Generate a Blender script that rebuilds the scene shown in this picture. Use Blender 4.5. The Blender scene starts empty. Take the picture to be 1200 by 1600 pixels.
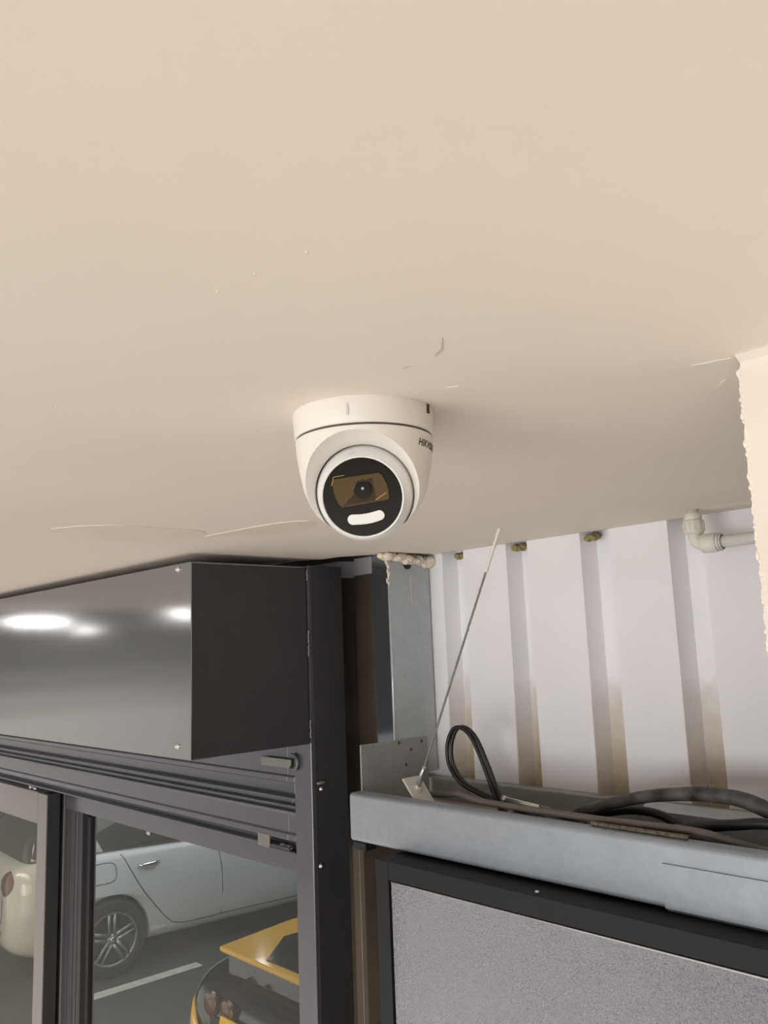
import bpy, bmesh, math, random
from mathutils import Vector, Matrix
from mathutils.bvhtree import BVHTree
random.seed(7)
C = bpy.context.scene.collection
PI = math.pi
Z0 = 2.8            # height of the camera above the floor; heights below are given relative to it (rz)

# ---------------------------------------------------------------- camera, world, lamps, exposure
cam_d = bpy.data.cameras.new('camera'); cam = bpy.data.objects.new('camera', cam_d); C.objects.link(cam)
cam_d.sensor_fit = 'VERTICAL'; cam_d.sensor_height = 36.0; cam_d.sensor_width = 27.0
cam_d.lens = 1300/1600*36.0
cam_d.clip_start = 0.02; cam_d.clip_end = 200
_r = Vector((0.67904, 0.73311, -0.03815)); _u = Vector((0.14333, -0.08143, 0.98632)); _w = Vector((-0.71997, 0.67522, 0.16037))
cam.matrix_world = Matrix(((_r.x, _u.x, -_w.x, 0), (_r.y, _u.y, -_w.y, 0), (_r.z, _u.z, -_w.z, Z0), (0, 0, 0, 1)))
bpy.context.scene.camera = cam
vs = bpy.context.scene.view_settings
vs.view_transform = 'Standard'; vs.look = 'None'; vs.gamma = 1; vs.use_curve_mapping = False
vs.exposure = 0.0
wd = bpy.data.worlds.new('world'); bpy.context.scene.world = wd; wd.use_nodes = True
wd.node_tree.nodes['Background'].inputs[0].default_value = (0.60, 0.62, 0.66, 1)
wd.node_tree.nodes['Background'].inputs[1].default_value = 0.05

def area(name, loc, target, sx, sy, power, col):
    d = bpy.data.lights.new(name, 'AREA'); d.shape = 'RECTANGLE'; d.size = sx; d.size_y = sy; d.energy = power; d.color = col
    o = bpy.data.objects.new(name, d); C.objects.link(o)
    o.location = (loc[0], loc[1], loc[2]+Z0)
    v = Vector((target[0]-loc[0], target[1]-loc[1], target[2]-loc[2]))
    o.rotation_euler = v.to_track_quat('-Z', 'Y').to_euler()
    return o
WARM = (1.0, 0.965, 0.925); COOL = (0.90, 0.95, 1.0)
# unseen area lights added in the hall: key, floor wash and right fill
area('hall_key_light', (-1.0, -4.8, -1.1), (-0.8, 1.2, 0.0), 3.6, 2.2, 135, (0.98, 0.975, 0.97))  # unseen key light behind the camera, direction read from the shadows
area('hall_floor_fill', (-3.6, -2.6, 1.9), (-3.6, -2.0, -2.8), 11.0, 2.4, 560, WARM)  # added wash: brightens floor and left wall, bounces onto the soffit
area('hall_right_fill', (2.6, -4.2, -0.9), (-1.0, 1.2, 0.0), 2.4, 2.0, 60, (1.0, 0.98, 0.95))  # added fill that lifts the groove walls and right-facing sides
# garage on the far side of the glass
area('garage_light', (-5.4, 4.6, 1.5), (-5.6, 4.4, -2.8), 6.0, 4.0, 120, COOL)

# ---------------------------------------------------------------- materials
def new_mat(name):
    m = bpy.data.materials.new(name); m.use_nodes = True
    return m, m.node_tree, m.node_tree.nodes['Principled BSDF']
def mat(name, col, rough=0.5, metal=0.0, var=0.0, vscale=6.0, bump=0.0, bscale=60.0, bdist=0.002, spec=0.5, coat=0.0, col2=None, stretch=None, ior=None, trans=0.0, emit=None):
    m, nt, b = new_mat(name)
    b.inputs['Base Color'].default_value = (*col, 1); b.inputs['Roughness'].default_value = rough; b.inputs['Metallic'].default_value = metal
    b.inputs['Specular IOR Level'].default_value = spec; b.inputs['Coat Weight'].default_value = coat; b.inputs['Coat Roughness'].default_value = 0.08
    if ior: b.inputs['IOR'].default_value = ior
    if trans: b.inputs['Transmission Weight'].default_value = trans
    if emit: b.inputs['Emission Color'].default_value = (*emit[0], 1); b.inputs['Emission Strength'].default_value = emit[1]
    N, L = nt.nodes, nt.links
    if var or bump:
        tc = N.new('ShaderNodeTexCoord'); mp = N.new('ShaderNodeMapping'); L.new(tc.outputs['Object'], mp.inputs['Vector'])
        if stretch: mp.inputs['Scale'].default_value = stretch
    if var:
        nz = N.new('ShaderNodeTexNoise'); nz.inputs['Scale'].default_value = vscale; nz.inputs['Detail'].default_value = 5
        L.new(mp.outputs['Vector'], nz.inputs['Vector'])
        cr = N.new('ShaderNodeValToRGB'); L.new(nz.outputs['Fac'], cr.inputs['Fac'])
        a = [max(0, c*(1-var)) for c in col]; z = list(col2) if col2 else [min(1, c*(1+var)) for c in col]
        cr.color_ramp.elements[0].position = 0.3; cr.color_ramp.elements[1].position = 0.7
        cr.color_ramp.elements[0].color = (*a, 1); cr.color_ramp.elements[1].color = (*z, 1)
        L.new(cr.outputs['Color'], b.inputs['Base Color'])
    if bump:
        n2 = N.new('ShaderNodeTexNoise'); n2.inputs['Scale'].default_value = bscale; n2.inputs['Detail'].default_value = 3
        L.new(mp.outputs['Vector'], n2.inputs['Vector'])
        bp = N.new('ShaderNodeBump'); bp.inputs['Strength'].default_value = bump; bp.inputs['Distance'].default_value = bdist
        L.new(n2.outputs['Fac'], bp.inputs['Height']); L.new(bp.outputs['Normal'], b.inputs['Normal'])
    return m
def galv_mat(name, base, rough, metal):
    m, nt, b = new_mat(name); N, L = nt.nodes, nt.links
    tc = N.new('ShaderNodeTexCoord'); vo = N.new('ShaderNodeTexVoronoi'); vo.inputs['Scale'].default_value = 95
    nz = N.new('ShaderNodeTexNoise'); nz.inputs['Scale'].default_value = 14; nz.inputs['Detail'].default_value = 6; nz.inputs['Roughness'].default_value = .65
    L.new(tc.outputs['Object'], vo.inputs['Vector']); L.new(tc.outputs['Object'], nz.inputs['Vector'])
    mx = N.new('ShaderNodeMix'); mx.data_type = 'FLOAT'; mx.inputs[0].default_value = 0.75
    sp = N.new('ShaderNodeSeparateColor'); L.new(vo.outputs['Color'], sp.inputs[0])
    L.new(sp.outputs[0], mx.inputs[2]); L.new(nz.outputs['Fac'], mx.inputs[3])
    cr = N.new('ShaderNodeValToRGB'); L.new(mx.outputs[0], cr.inputs['Fac'])
    cr.color_ramp.elements[0].position = .25; cr.color_ramp.elements[1].position = .75
    cr.color_ramp.elements[0].color = (*[c*.93 for c in base], 1); cr.color_ramp.elements[1].color = (*[min(1, c*1.08) for c in base], 1)
    L.new(cr.outputs['Color'], b.inputs['Base Color'])
    b.inputs['Roughness'].default_value = rough; b.inputs['Metallic'].default_value = metal
    bp = N.new('ShaderNodeBump'); bp.inputs['Strength'].default_value = .12; bp.inputs['Distance'].default_value = .002
    L.new(nz.outputs['Fac'], bp.inputs['Height']); L.new(bp.outputs['Normal'], b.inputs['Normal'])
    return m
def glass_mat(name, tint, refl):
    # double glazing: sees through with a tint, mirrors a share that grows with the angle
    m = bpy.data.materials.new(name); m.use_nodes = True; nt = m.node_tree; N, L = nt.nodes, nt.links
    N.remove(N['Principled BSDF']); out = N['Material Output']
    tr = N.new('ShaderNodeBsdfTransparent'); tr.inputs[0].default_value = (*tint, 1)
    gl = N.new('ShaderNodeBsdfGlossy'); gl.inputs['Roughness'].default_value = 0.0; gl.inputs[0].default_value = (.95, .97, .96, 1)
    lw = N.new('ShaderNodeFresnel'); lw.inputs['IOR'].default_value = 1.5
    ma = N.new('ShaderNodeMath'); ma.operation = 'MULTIPLY_ADD'; ma.inputs[1].default_value = 0.6; ma.inputs[2].default_value = refl; ma.use_clamp = True
    L.new(lw.outputs[0], ma.inputs[0])
    ge = N.new('ShaderNodeNewGeometry'); iv = N.new('ShaderNodeMath'); iv.operation = 'SUBTRACT'; iv.inputs[0].default_value = 1.0; L.new(ge.outputs['Backfacing'], iv.inputs[1])
    mu = N.new('ShaderNodeMath'); mu.operation = 'MULTIPLY'; L.new(ma.outputs[0], mu.inputs[0]); L.new(iv.outputs[0], mu.inputs[1]); ma = mu
    mx = N.new('ShaderNodeMixShader'); L.new(ma.outputs[0], mx.inputs[0]); L.new(tr.outputs[0], mx.inputs[1]); L.new(gl.outputs[0], mx.inputs[2])
    L.new(mx.outputs[0], out.inputs[0])
    return m
def hammered_mat(name):
    m, nt, b = new_mat(name); N, L = nt.nodes, nt.links
    tc = N.new('ShaderNodeTexCoord'); nz = N.new('ShaderNodeTexNoise'); nz.inputs['Scale'].default_value = 370; nz.inputs['Detail'].default_value = 2
    L.new(tc.outputs['Object'], nz.inputs['Vector'])
    b.inputs['Base Color'].default_value = (.45, .455, .51, 1); b.inputs['Metallic'].default_value = .65; b.inputs['Roughness'].default_value = .22
    bp = N.new('ShaderNodeBump'); bp.inputs['Strength'].default_value = 1.0; bp.inputs['Distance'].default_value = .006
    L.new(nz.outputs['Fac'], bp.inputs['Height']); L.new(bp.outputs['Normal'], b.inputs['Normal'])
    return m
M = {}
M['ceiling'] = mat('ceiling_paint', (.79, .712, .635), .75, var=.025, vscale=3, bump=.07, bscale=240, bdist=.0009)
M['plaster'] = mat('plaster', (.80, .725, .645), .8, var=.03, vscale=9, bump=.25, bscale=90, bdist=.0015)
M['plaster_edge'] = mat('torn_plaster', (.86, .79, .70), .9, var=.08, vscale=40, bump=.6, bscale=160, bdist=.002)
M['smear'] = mat('plaster_smear', (.80, .71, .62), .55, var=.03, vscale=20)
M['scuff'] = mat('scuff', (.52, .47, .42), .8, var=.12, vscale=50)
M['clad'] = mat('white_cladding', (.80, .79, .815), .42, var=.03, vscale=5, bump=.04, bscale=18, bdist=.002)
M['clad_stain'] = mat('stained_cladding', (.70, .63, .50), .5, var=.12, vscale=9)
def stain_mat(name, col, ztop, soft):
    m, nt, b = new_mat(name); N, L = nt.nodes, nt.links
    b.inputs['Base Color'].default_value = (*col, 1); b.inputs['Roughness'].default_value = .5
    tc = N.new('ShaderNodeTexCoord'); sx = N.new('ShaderNodeSeparateXYZ'); L.new(tc.outputs['Object'], sx.inputs[0])
    nz = N.new('ShaderNodeTexNoise'); nz.inputs['Scale'].default_value = 24; nz.inputs['Detail'].default_value = 4; L.new(tc.outputs['Object'], nz.inputs['Vector'])
    ad = N.new('ShaderNodeMath'); ad.operation = 'MULTIPLY_ADD'; ad.inputs[1].default_value = .10; L.new(nz.outputs['Fac'], ad.inputs[0]); L.new(sx.outputs['Z'], ad.inputs[2])
    mr = N.new('ShaderNodeMapRange'); mr.inputs[1].default_value = ztop-soft; mr.inputs[2].default_value = ztop+soft; mr.inputs[3].default_value = .45; mr.inputs[4].default_value = 0
    L.new(ad.outputs[0], mr.inputs[0]); L.new(mr.outputs[0], b.inputs['Alpha']); return m
M['soft_stain'] = stain_mat('water_stain', (.60, .49, .32), -.13, .11)
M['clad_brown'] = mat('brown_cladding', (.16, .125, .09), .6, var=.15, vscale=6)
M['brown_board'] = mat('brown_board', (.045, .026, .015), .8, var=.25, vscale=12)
M['lath'] = mat('pale_lath', (.33, .28, .21), .7, var=.2, vscale=14, stretch=(1, 1, .2))
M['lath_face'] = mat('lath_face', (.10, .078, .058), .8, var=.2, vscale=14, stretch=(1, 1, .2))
M['floor'] = mat('hall_floor', (.62, .59, .55), .4, var=.08, vscale=1.5)
M['garage_floor'] = mat('garage_floor', (.062, .058, .052), .5, var=.2, vscale=2.0, bump=.2, bscale=60)
M['white_line'] = mat('line_paint', (.48, .47, .42), .7, var=.15, vscale=12)
M['roof'] = mat('dark_roof', (.06, .06, .06), .8, var=.1)
M['hall_wall'] = mat('hall_wall', (.46, .40, .32), .8, var=.05)
M['refl_band_dark'] = mat('refl_band_dark', (.16, .16, .16), .8)
M['refl_band_mid'] = mat('refl_band_mid', (.32, .32, .31), .8)
M['refl_band_light'] = mat('refl_band_light', (.55, .55, .53), .8)
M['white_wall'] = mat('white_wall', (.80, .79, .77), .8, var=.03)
M['garage_wall'] = mat('garage_wall', (.16, .14, .11), .8, var=.1)
M['cover'] = mat('satin_grey_paint', (.085, .087, .090), .115, spec=.8, ior=2.4, bump=.03, bscale=5, bdist=.004)
M['charcoal'] = mat('charcoal_paint', (.050, .049, .051), .55, spec=.35, var=.06, vscale=9)
M['alu'] = mat('grey_anodised', (.125, .123, .140), .22, metal=.35, spec=.8)
M['alu_light'] = mat('grey_powder', (.21, .195, .185), .45, spec=.5)
M['alu_dark'] = mat('dark_reveal', (.035, .033, .034), .5, spec=.4)
M['rubber'] = mat('black_gasket', (.012, .012, .012), .6)
M['steel'] = mat('zinc_screw', (.62, .62, .60), .3, metal=.9)
M['weld'] = mat('weld_bead', (.34, .34, .35), .45, metal=.4, bump=.4, bscale=200)
M['galv'] = galv_mat('galvanised', (.46, .49, .50), .46, .55)
M['galv_blue'] = galv_mat('galvanised_bright', (.36, .395, .44), .45, .45)
M['galv_dull'] = galv_mat('galvanised_dull', (.36, .36, .345), .55, .45)
M['galv_mirror'] = mat('smooth_zinc', (.36, .40, .44), .16, metal=.95, var=.05, vscale=6)
M['rust'] = mat('rust', (.16, .055, .02), .9, var=.3, vscale=60)
M['foot'] = mat('cream_plate', (.60, .585, .52), .45, metal=.15, var=.05, vscale=20)
M['wire'] = mat('wire_rope', (.25, .24, .215), .45, metal=.6, var=.2, vscale=160)
M['wire_paint'] = mat('painted_wire', (.80, .74, .66), .8, bump=.5, bscale=300)
M['black_cable'] = mat('black_cable', (.012, .012, .012), .42)
M['dusty'] = mat('dusty_black_hose', (.030, .028, .026), .6, var=.9, vscale=22, col2=(.16, .15, .14), bump=.4, bscale=90)
M['grey_cable'] = mat('dusty_grey_cable', (.12, .105, .09), .6, var=.25, vscale=15)
M['twist'] = mat('twisted_wire', (.17, .14, .105), .6, metal=.4, var=.4, vscale=140)
M['black_frame'] = mat('black_textured', (.014, .014, .0145), .6, spec=.35, bump=.25, bscale=500, bdist=.0006)
M['hammer'] = hammered_mat('hammered_silver')
M['bright_edge'] = mat('bright_edge', (.85, .85, .86), .25, metal=.8)
M['pipe'] = mat('white_pipe', (.74, .735, .71), .35, var=.03)
M['fitting'] = mat('cream_fitting', (.70, .685, .62), .4, var=.03)
M['foam'] = mat('expanding_foam', (.78, .70, .58), .85, var=.12, vscale=60, bump=.6, bscale=90, bdist=.003)
M['olive'] = mat('mineral_wool', (.28, .235, .11), .95, var=.4, vscale=80, bump=.8, bscale=200)
M['cam_white'] = mat('camera_white', (.83, .795, .74), .38, bump=.03, bscale=900, bdist=.0004)
M['cam_ball'] = mat('camera_ball', (.80, .80, .79), .36)
M['seam'] = mat('seam_dark', (.10, .085, .07), .8)
M['cam_face'] = mat('face_black', (.010, .008, .006), .05, spec=.35)
M['cam_window'] = mat('window_bronze', (.105, .068, .030), .10, metal=.35)
M['lens_mount'] = mat('lens_mount', (.035, .020, .009), .2, spec=.4)
M['lens'] = mat('lens_black', (.012, .007, .004), .12, spec=.35)
M['lens_blue'] = mat('lens_glint', (.30, .48, .62), .08, metal=.6)
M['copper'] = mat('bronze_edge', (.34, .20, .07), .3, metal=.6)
M['diffuser'] = mat('light_diffuser', (.82, .82, .80), .35)
M['ink'] = mat('dark_ink', (.045, .036, .028), .6)
M['emboss'] = mat('emboss', (.66, .65, .63), .5)
M['glass'] = glass_mat('clear_double_glazing', (.93, .95, .94), .02)
M['glass_amber_refl'] = glass_mat('amber_reflection_glazing', (.95, .90, .80), .02)  # amber tint stands in for a brown reflection in the pane
M['white_paint'] = mat('white_car_paint', (.56, .59, .60), .25, coat=1)
M['car_glass'] = mat('car_glass', (.035, .034, .022), .05, spec=.6)
M['black_trim'] = mat('black_trim', (.012, .012, .012), .4)
M['tyre'] = mat('tyre', (.016, .016, .016), .8)
M['alloy'] = mat('alloy_rim', (.30, .31, .31), .3, metal=.7)
M['chrome'] = mat('chrome', (.75, .75, .75), .12, metal=1)
M['tail_red'] = mat('tail_lens', (.10, .030, .010), .1, coat=1)
M['plate'] = mat('yellow_plate', (.85, .52, .02), .4)
M['yellow'] = mat('yellow_car_paint', (.75, .42, .025), .25, coat=1)
M['black_paint'] = mat('black_car_paint', (.010, .010, .011), .12, coat=1)
M['shirt'] = mat('white_cotton', (.85, .85, .83), .9, bump=.5, bscale=30, bdist=.01)
M['trousers'] = mat('black_trousers', (.012, .012, .015), .9)
M['skin'] = mat('skin', (.50, .30, .21), .6)
M['hair'] = mat('hair', (.03, .02, .015), .7)
M['lampbody'] = mat('lamp_body', (.75, .75, .75), .4)
M['tube'] = mat('lamp_tube', (1, 1, 1), .5, emit=((1.0, .97, .93), 30))

# ---------------------------------------------------------------- mesh helpers (all heights relative to the camera: +Z0 on build)
class MB:
    def __init__(s): s.v = []; s.f = []; s.sm = []; s.mi = []; s.cur = 0
    def add(s, vs_, fs, smooth=False):
        o = len(s.v); s.v += [tuple(v) for v in vs_]; s.f += [tuple(i+o for i in f) for f in fs]
        s.sm += [smooth]*len(fs); s.mi += [s.cur]*len(fs); return s
    def box(s, x0, x1, y0, y1, z0, z1):
        return s.add([(x0,y0,z0),(x1,y0,z0),(x1,y1,z0),(x0,y1,z0),(x0,y0,z1),(x1,y0,z1),(x1,y1,z1),(x0,y1,z1)],
            [(0,3,2,1),(4,5,6,7),(0,1,5,4),(1,2,6,5),(2,3,7,6),(3,0,4,7)])
    def obox(s, c, u, v, w):   # oriented box: centre and three half vectors
        c, u, v, w = map(Vector, (c, u, v, w))
        pts = [c+a*u+b*v+d*w for d in (-1, 1) for a, b in ((-1,-1),(1,-1),(1,1),(-1,1))]
        return s.add(pts, [(0,3,2,1),(4,5,6,7),(0,1,5,4),(1,2,6,5),(2,3,7,6),(3,0,4,7)])
    def extrude_x(s, prof, x0, x1, smooth=False):   # closed (y,z) polygon along x
        n = len(prof)
        vs_ = [(x0, y, z) for y, z in prof]+[(x1, y, z) for y, z in prof]
        fs = [(i, (i+1) % n, n+(i+1) % n, n+i) for i in range(n)]
        s.add(vs_, fs, smooth); o = len(s.v)-2*n
        s.f += [tuple(o+i for i in reversed(range(n))), tuple(o+n+i for i in range(n))]; s.sm += [False]*2; s.mi += [s.cur]*2
        return s
    def prism(s, poly, axis, a0, a1):   # polygon extruded along an axis ('x','y','z'); poly gives the other two in order
        n = len(poly)
        def P(p, a): return {'x': (a, p[0], p[1]), 'y': (p[0], a, p[1]), 'z': (p[0], p[1], a)}[axis]
        s.add([P(p, a0) for p in poly]+[P(p, a1) for p in poly],
              [(i, (i+1) % n, n+(i+1) % n, n+i) for i in range(n)]+[tuple(reversed(range(n))), tuple(range(n, 2*n))])
        return s
    def tube(s, path, r, n=10, cap=True, smooth=True, flat=1.0):
        P = [Vector(p) for p in path]; R = r if isinstance(r, (list, tuple)) else [r]*len(P)
        rings = []; up = None
        for i, p in enumerate(P):
            t = (P[min(i+1, len(P)-1)]-P[max(i-1, 0)]).normalized()
            if up is None:
                up = Vector((0, 0, 1)) if abs(t.z) < .9 else Vector((0, 1, 0))
            a = (up - t*up.dot(t)).normalized(); b = t.cross(a); up = a
            rings.append([p + a*math.cos(2*PI*k/n)*R[i]*flat + b*math.sin(2*PI*k/n)*R[i] for k in range(n)])
        vs_ = [v for ring in rings for v in ring]
        fs = [(i*n+k, i*n+(k+1) % n, (i+1)*n+(k+1) % n, (i+1)*n+k) for i in range(len(P)-1) for k in range(n)]
        s.add(vs_, fs, smooth)
        if cap:
            o = len(s.v)-len(vs_); s.f += [tuple(o+k for k in reversed(range(n))), tuple(o+(len(P)-1)*n+k for k in range(n))]
            s.sm += [False]*2; s.mi += [s.cur]*2
        return s
    def lathe(s, prof, c, axis=(0, 0, 1), n=48, smooth=True, ref=None):   # prof = [(r, h)] around axis through c
        c = Vector(c); ax = Vector(axis).normalized()
        a = Vector(ref) if ref else (Vector((1, 0, 0)) if abs(ax.x) < .9 else Vector((0, 1, 0)))
        a = (a-ax*a.dot(ax)).normalized(); b = ax.cross(a); m = len(prof)
        vs_ = [c+ax*h+(a*math.cos(2*PI*k/n)+b*math.sin(2*PI*k/n))*max(r, 1e-5) for r, h in prof for k in range(n)]
        fs = [(i*n+k, i*n+(k+1) % n, (i+1)*n+(k+1) % n, (i+1)*n+k) for i in range(m-1) for k in range(n)]
        return s.add(vs_, fs, smooth)
    def blob(s, c, rx, ry, rz, jit=.12, n=10, m=7):
        vs_ = []; fs = []
        for i in range(m+1):
            th = PI*i/m
            for k in range(n):
                j = 1+random.uniform(-jit, jit) if 0 < i < m else 1
                vs_.append((c[0]+rx*j*math.sin(th)*math.cos(2*PI*k/n), c[1]+ry*j*math.sin(th)*math.sin(2*PI*k/n), c[2]+rz*j*math.cos(th)))
        for i in range(m):
            for k in range(n): fs.append((i*n+k, (i+1)*n+k, (i+1)*n+(k+1) % n, i*n+(k+1) % n))
        return s.add(vs_, fs, True)
    def build(s, name, m, parent=None, bevel=0, seg=2, local=False, base=None):
        me = bpy.data.meshes.new(name)
        ms = m if isinstance(m, (list, tuple)) else [m]
        off = Vector((0, 0, 0)) if local else Vector((0, 0, Z0))
        if parent is not None and not local: off = off-world_of(parent)
        elif base is not None: off = Vector((0, 0, Z0)) - Vector((base[0], base[1], base[2]+Z0))
        me.from_pydata([tuple(Vector(v)+off) for v in s.v], [], s.f)
        for mm in ms: me.materials.append(mm)
        me.polygons.foreach_set('use_smooth', s.sm); me.polygons.foreach_set('material_index', s.mi)
        bm = bmesh.new(); bm.from_mesh(me); bmesh.ops.recalc_face_normals(bm, faces=bm.faces); bm.to_mesh(me); bm.free()
        me.update()
        o = bpy.data.objects.new(name, me); C.objects.link(o)
        if parent is not None: o.parent = parent
        elif base is not None: o.location = (base[0], base[1], base[2]+Z0)
        if bevel:
            bv = o.modifiers.new('bevel', 'BEVEL'); bv.width = bevel; bv.segments = seg; bv.limit_method = 'ANGLE'; bv.angle_limit = math.radians(35)
        return o
def world_of(o):
    v = Vector(o.location)
    while o.parent: o = o.parent; v += Vector(o.location)
    return v
def tag(o, label, cat, group=None):
    o['label'] = label; o['category'] = cat
    if group: o['group'] = group
    return o
def thing(name, label, cat, base, group=None):
    o = bpy.data.objects.new(name, None); C.objects.link(o); o.empty_display_size = .05
    o.location = (base[0], base[1], base[2]+Z0); return tag(o, label, cat, group)
def struct(o, label=None):
    o['kind'] = 'structure'
    if label: o['label'] = label
    return o
def bake(o, local_only=True):      # apply the modifiers of o into a plain mesh
    bpy.context.view_layer.update()
    dg = bpy.context.evaluated_depsgraph_get()
    me = bpy.data.meshes.new_from_object(o.evaluated_get(dg)); o.modifiers.clear(); o.data = me
    return o
def drop(o):
    me = o.data; bpy.data.objects.remove(o); bpy.data.meshes.remove(me)
def smooth_path(pts, k=6):         # Catmull-Rom through pts
    P = [Vector(p) for p in pts]; out = []
    for i in range(len(P)-1):
        p0, p1, p2, p3 = P[max(i-1, 0)], P[i], P[i+1], P[min(i+2, len(P)-1)]
        for j in range(k):
            t = j/k
            out.append(.5*((2*p1)+(p2-p0)*t+(2*p0-5*p1+4*p2-p3)*t*t+(3*p1-p0-3*p2+p3)*t**3))
    out.append(P[-1]); return out
def text_mesh(body, size, shear=0.0, bold=0.0):
    cu = bpy.data.curves.new('txt', 'FONT'); cu.body = body; cu.size = size; cu.shear = shear; cu.offset = bold; cu.fill_mode = 'BOTH' if False else 'FRONT'
    o = bpy.data.objects.new('txt', cu); C.objects.link(o); bpy.context.view_layer.update()
    me = bpy.data.meshes.new_from_object(o.evaluated_get(bpy.context.evaluated_depsgraph_get()))
    bpy.data.objects.remove(o); bpy.data.curves.remove(cu)
    bm = bmesh.new(); bm.from_mesh(me); bmesh.ops.subdivide_edges(bm, edges=[e for e in bm.edges if e.calc_length() > size*.25], cuts=2)
    vs_ = [v.co.copy() for v in bm.verts]; bm.verts.index_update(); fs = [tuple(v.index for v in f.verts) for f in bm.faces]
    bm.free(); bpy.data.meshes.remove(me)
    return vs_, fs
FL = -Z0            # floor height in relative terms
CE = .22            # soffit height

# ================================================================ SETTING
# --- soffit ceiling: slab with a ragged far edge round the column
mb = MB()
far = [(1.7, 1.4783), (-.60, 1.4783), (-.66, 1.4783), (-.70, 1.477), (-.76, 1.4783), (-1.0, 1.4783), (-1.2, 1.477), (-1.395, 1.4783), (-1.405, 1.42), (-1.43, 1.365), (-1.452, 1.352), (-1.50, 1.314), (-1.54, 1.290), (-1.60, 1.285), (-1.62, 1.27), (-1.66, 1.25), (-1.75, 1.25), (-3.75, 1.25)]
mb.prism([(-3.75, -.38), (1.7, -.38)]+far, 'z', CE, CE+.0125)
ceiling = struct(mb.build('ceiling', M['ceiling'], base=(0, 0, CE)))
# marks that belong to the ceiling surface
def streak(name, pts, w, m, t=.0005, jit=.4):
    P = [Vector((p[0], p[1], CE)) for p in pts]; L_, R_ = [], []
    for i, p in enumerate(P):
        d = (P[min(i+1, len(P)-1)]-P[max(i-1, 0)]).normalized(); n = Vector((-d.y, d.x, 0))
        ww = w*(0.25 if i in (0, len(P)-1) else 1)*(1+random.uniform(-jit, jit))
        L_.append(p+n*ww*.5); R_.append(p-n*ww*.5)
    k = MB(); k.prism([(v.x, v.y) for v in L_]+[(v.x, v.y) for v in reversed(R_)], 'z', CE-t, CE+.0002)
    return k.build(name, m, ceiling)
streak('scuff_mark', [(-.388, .429), (-.404, .445), (-.412, .449), (-.419, .452)], .0022, M['scuff'])
streak('scuff_mark', [(-.445, .452), (-.451, .452), (-.456, .452)], .0018, M['scuff'])
streak('scratch', [(-.468, .511), (-.466, .518), (-.462, .521), (-.457, .523)], .0022, M['plaster'])
streak('scratch', [(-.305, .640), (-.296, .645), (-.284, .648), (-.276, .650)], .004, M['plaster'])
streak('scratch', [(-.321, .720), (-.313, .711), (-.304, .701)], .003, M['plaster'])
def patch_on_ceiling(pts, t, m):
    k = MB(); k.prism([(p.x, p.y) for p in smooth_path([(x, y, 0) for x, y in pts]+[(*pts[0], 0)], 4)[:-1]], 'z', CE-t, CE+.0002)
    return k.build('plaster_patch', m, ceiling)
patch_on_ceiling([(-1.403, .541), (-1.357, .566), (-1.315, .614), (-1.307, .692), (-1.313, .781), (-1.412, .815), (-1.489, .722), (-1.479, .641), (-1.437, .577)], .0010, M['smear'])
patch_on_ceiling([(-1.371, .816), (-1.253, .827), (-1.159, .843), (-1.12, .883), (-1.20, .93), (-1.30, .90)], .0010, M['smear'])
for (x, y) in ((-.385, .264), (-.344, .271), (-.419, .26), (-.726, .346), (-.711, .276)):
    k = MB(); k.lathe([(0, -.0006), (.0010, -.0004), (.0013, .0003)], (x, y, CE), n=8); k.build('paint_blob', M['smear'], ceiling)
# timber void above the broken plasterboard edge
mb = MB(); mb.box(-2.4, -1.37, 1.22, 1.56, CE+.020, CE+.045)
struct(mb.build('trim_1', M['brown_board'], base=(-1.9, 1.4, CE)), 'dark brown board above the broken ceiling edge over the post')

# --- corrugated outer wall: separate sheets
YW = 1.479; PITCH = .1975; S0 = -.785
def sheet_profile(xa, xb, top, bot, y0=YW, depth=.038):
    pts = [(xa, y0)]
    k = math.floor((xa-S0)/PITCH)-1
    while S0+k*PITCH < xb:
        s = S0+k*PITCH
        for x, d in ((s, 0), (s+.016, depth), (s+.053, depth), (s+.069, 0)):
            if xa < x < xb: pts.append((x, y0+d))
        k += 1
    pts.append((xb, y0)); return pts
def sheet(xa, xb, top, bot, m, parent, y0=YW):
    p = sheet_profile(xa, xb, top, bot, y0); k = MB(); n = len(p)
    back = [(x, y+.0012) for x, y in p]
    k.prism(p+back[::-1], 'z', bot, top)
    return k.build('sheet', m, parent)
wall = bpy.data.objects.new('wall_back', None); C.objects.link(wall); wall.location = (0, YW, Z0); struct(wall)
sheet(-1.50, -1.108, CE+.008, -.43, M['clad'], wall)
sheet(-1.120, -.10, CE+.008, -.43, M['clad'], wall, YW-.0006)
sheet(-.112, 1.7, CE+.008, -.43, M['clad'], wall)
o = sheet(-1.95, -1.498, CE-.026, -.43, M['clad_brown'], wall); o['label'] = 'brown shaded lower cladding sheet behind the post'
o = sheet(-1.95, -1.50, CE+.03, CE-.0255, M['clad'], wall); o.name = 'flashing_strip'
# tan water stains low in the grooves: they follow the metal
for k_, h in ((0, .07), (-1, .16), (-2, .135), (-3, .13)):
    s = S0+k_*PITCH; y = YW+.0366 - (0 if k_ == -3 else .0006)
    k = MB(); k.box(s+.0165, s+.0525, y, y+.0006, -.40, -.05)
    k.add([(s-.0004, YW-.003, -.40), (s+.0160, y-.0006, -.40), (s+.0160, y-.0006, -.08), (s-.0004, YW-.003, -.08)], [(0, 1, 2, 3)])
    k.build('stain', M['soft_stain'], wall)
# lower backing wall (dark boarding) below the beam
mb = MB(); mb.box(-1.95, 1.7, 1.53, 1.56, FL, -.40)
struct(mb.build('wall_lower', M['brown_board'], base=(0, 1.53, FL)))

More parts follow.
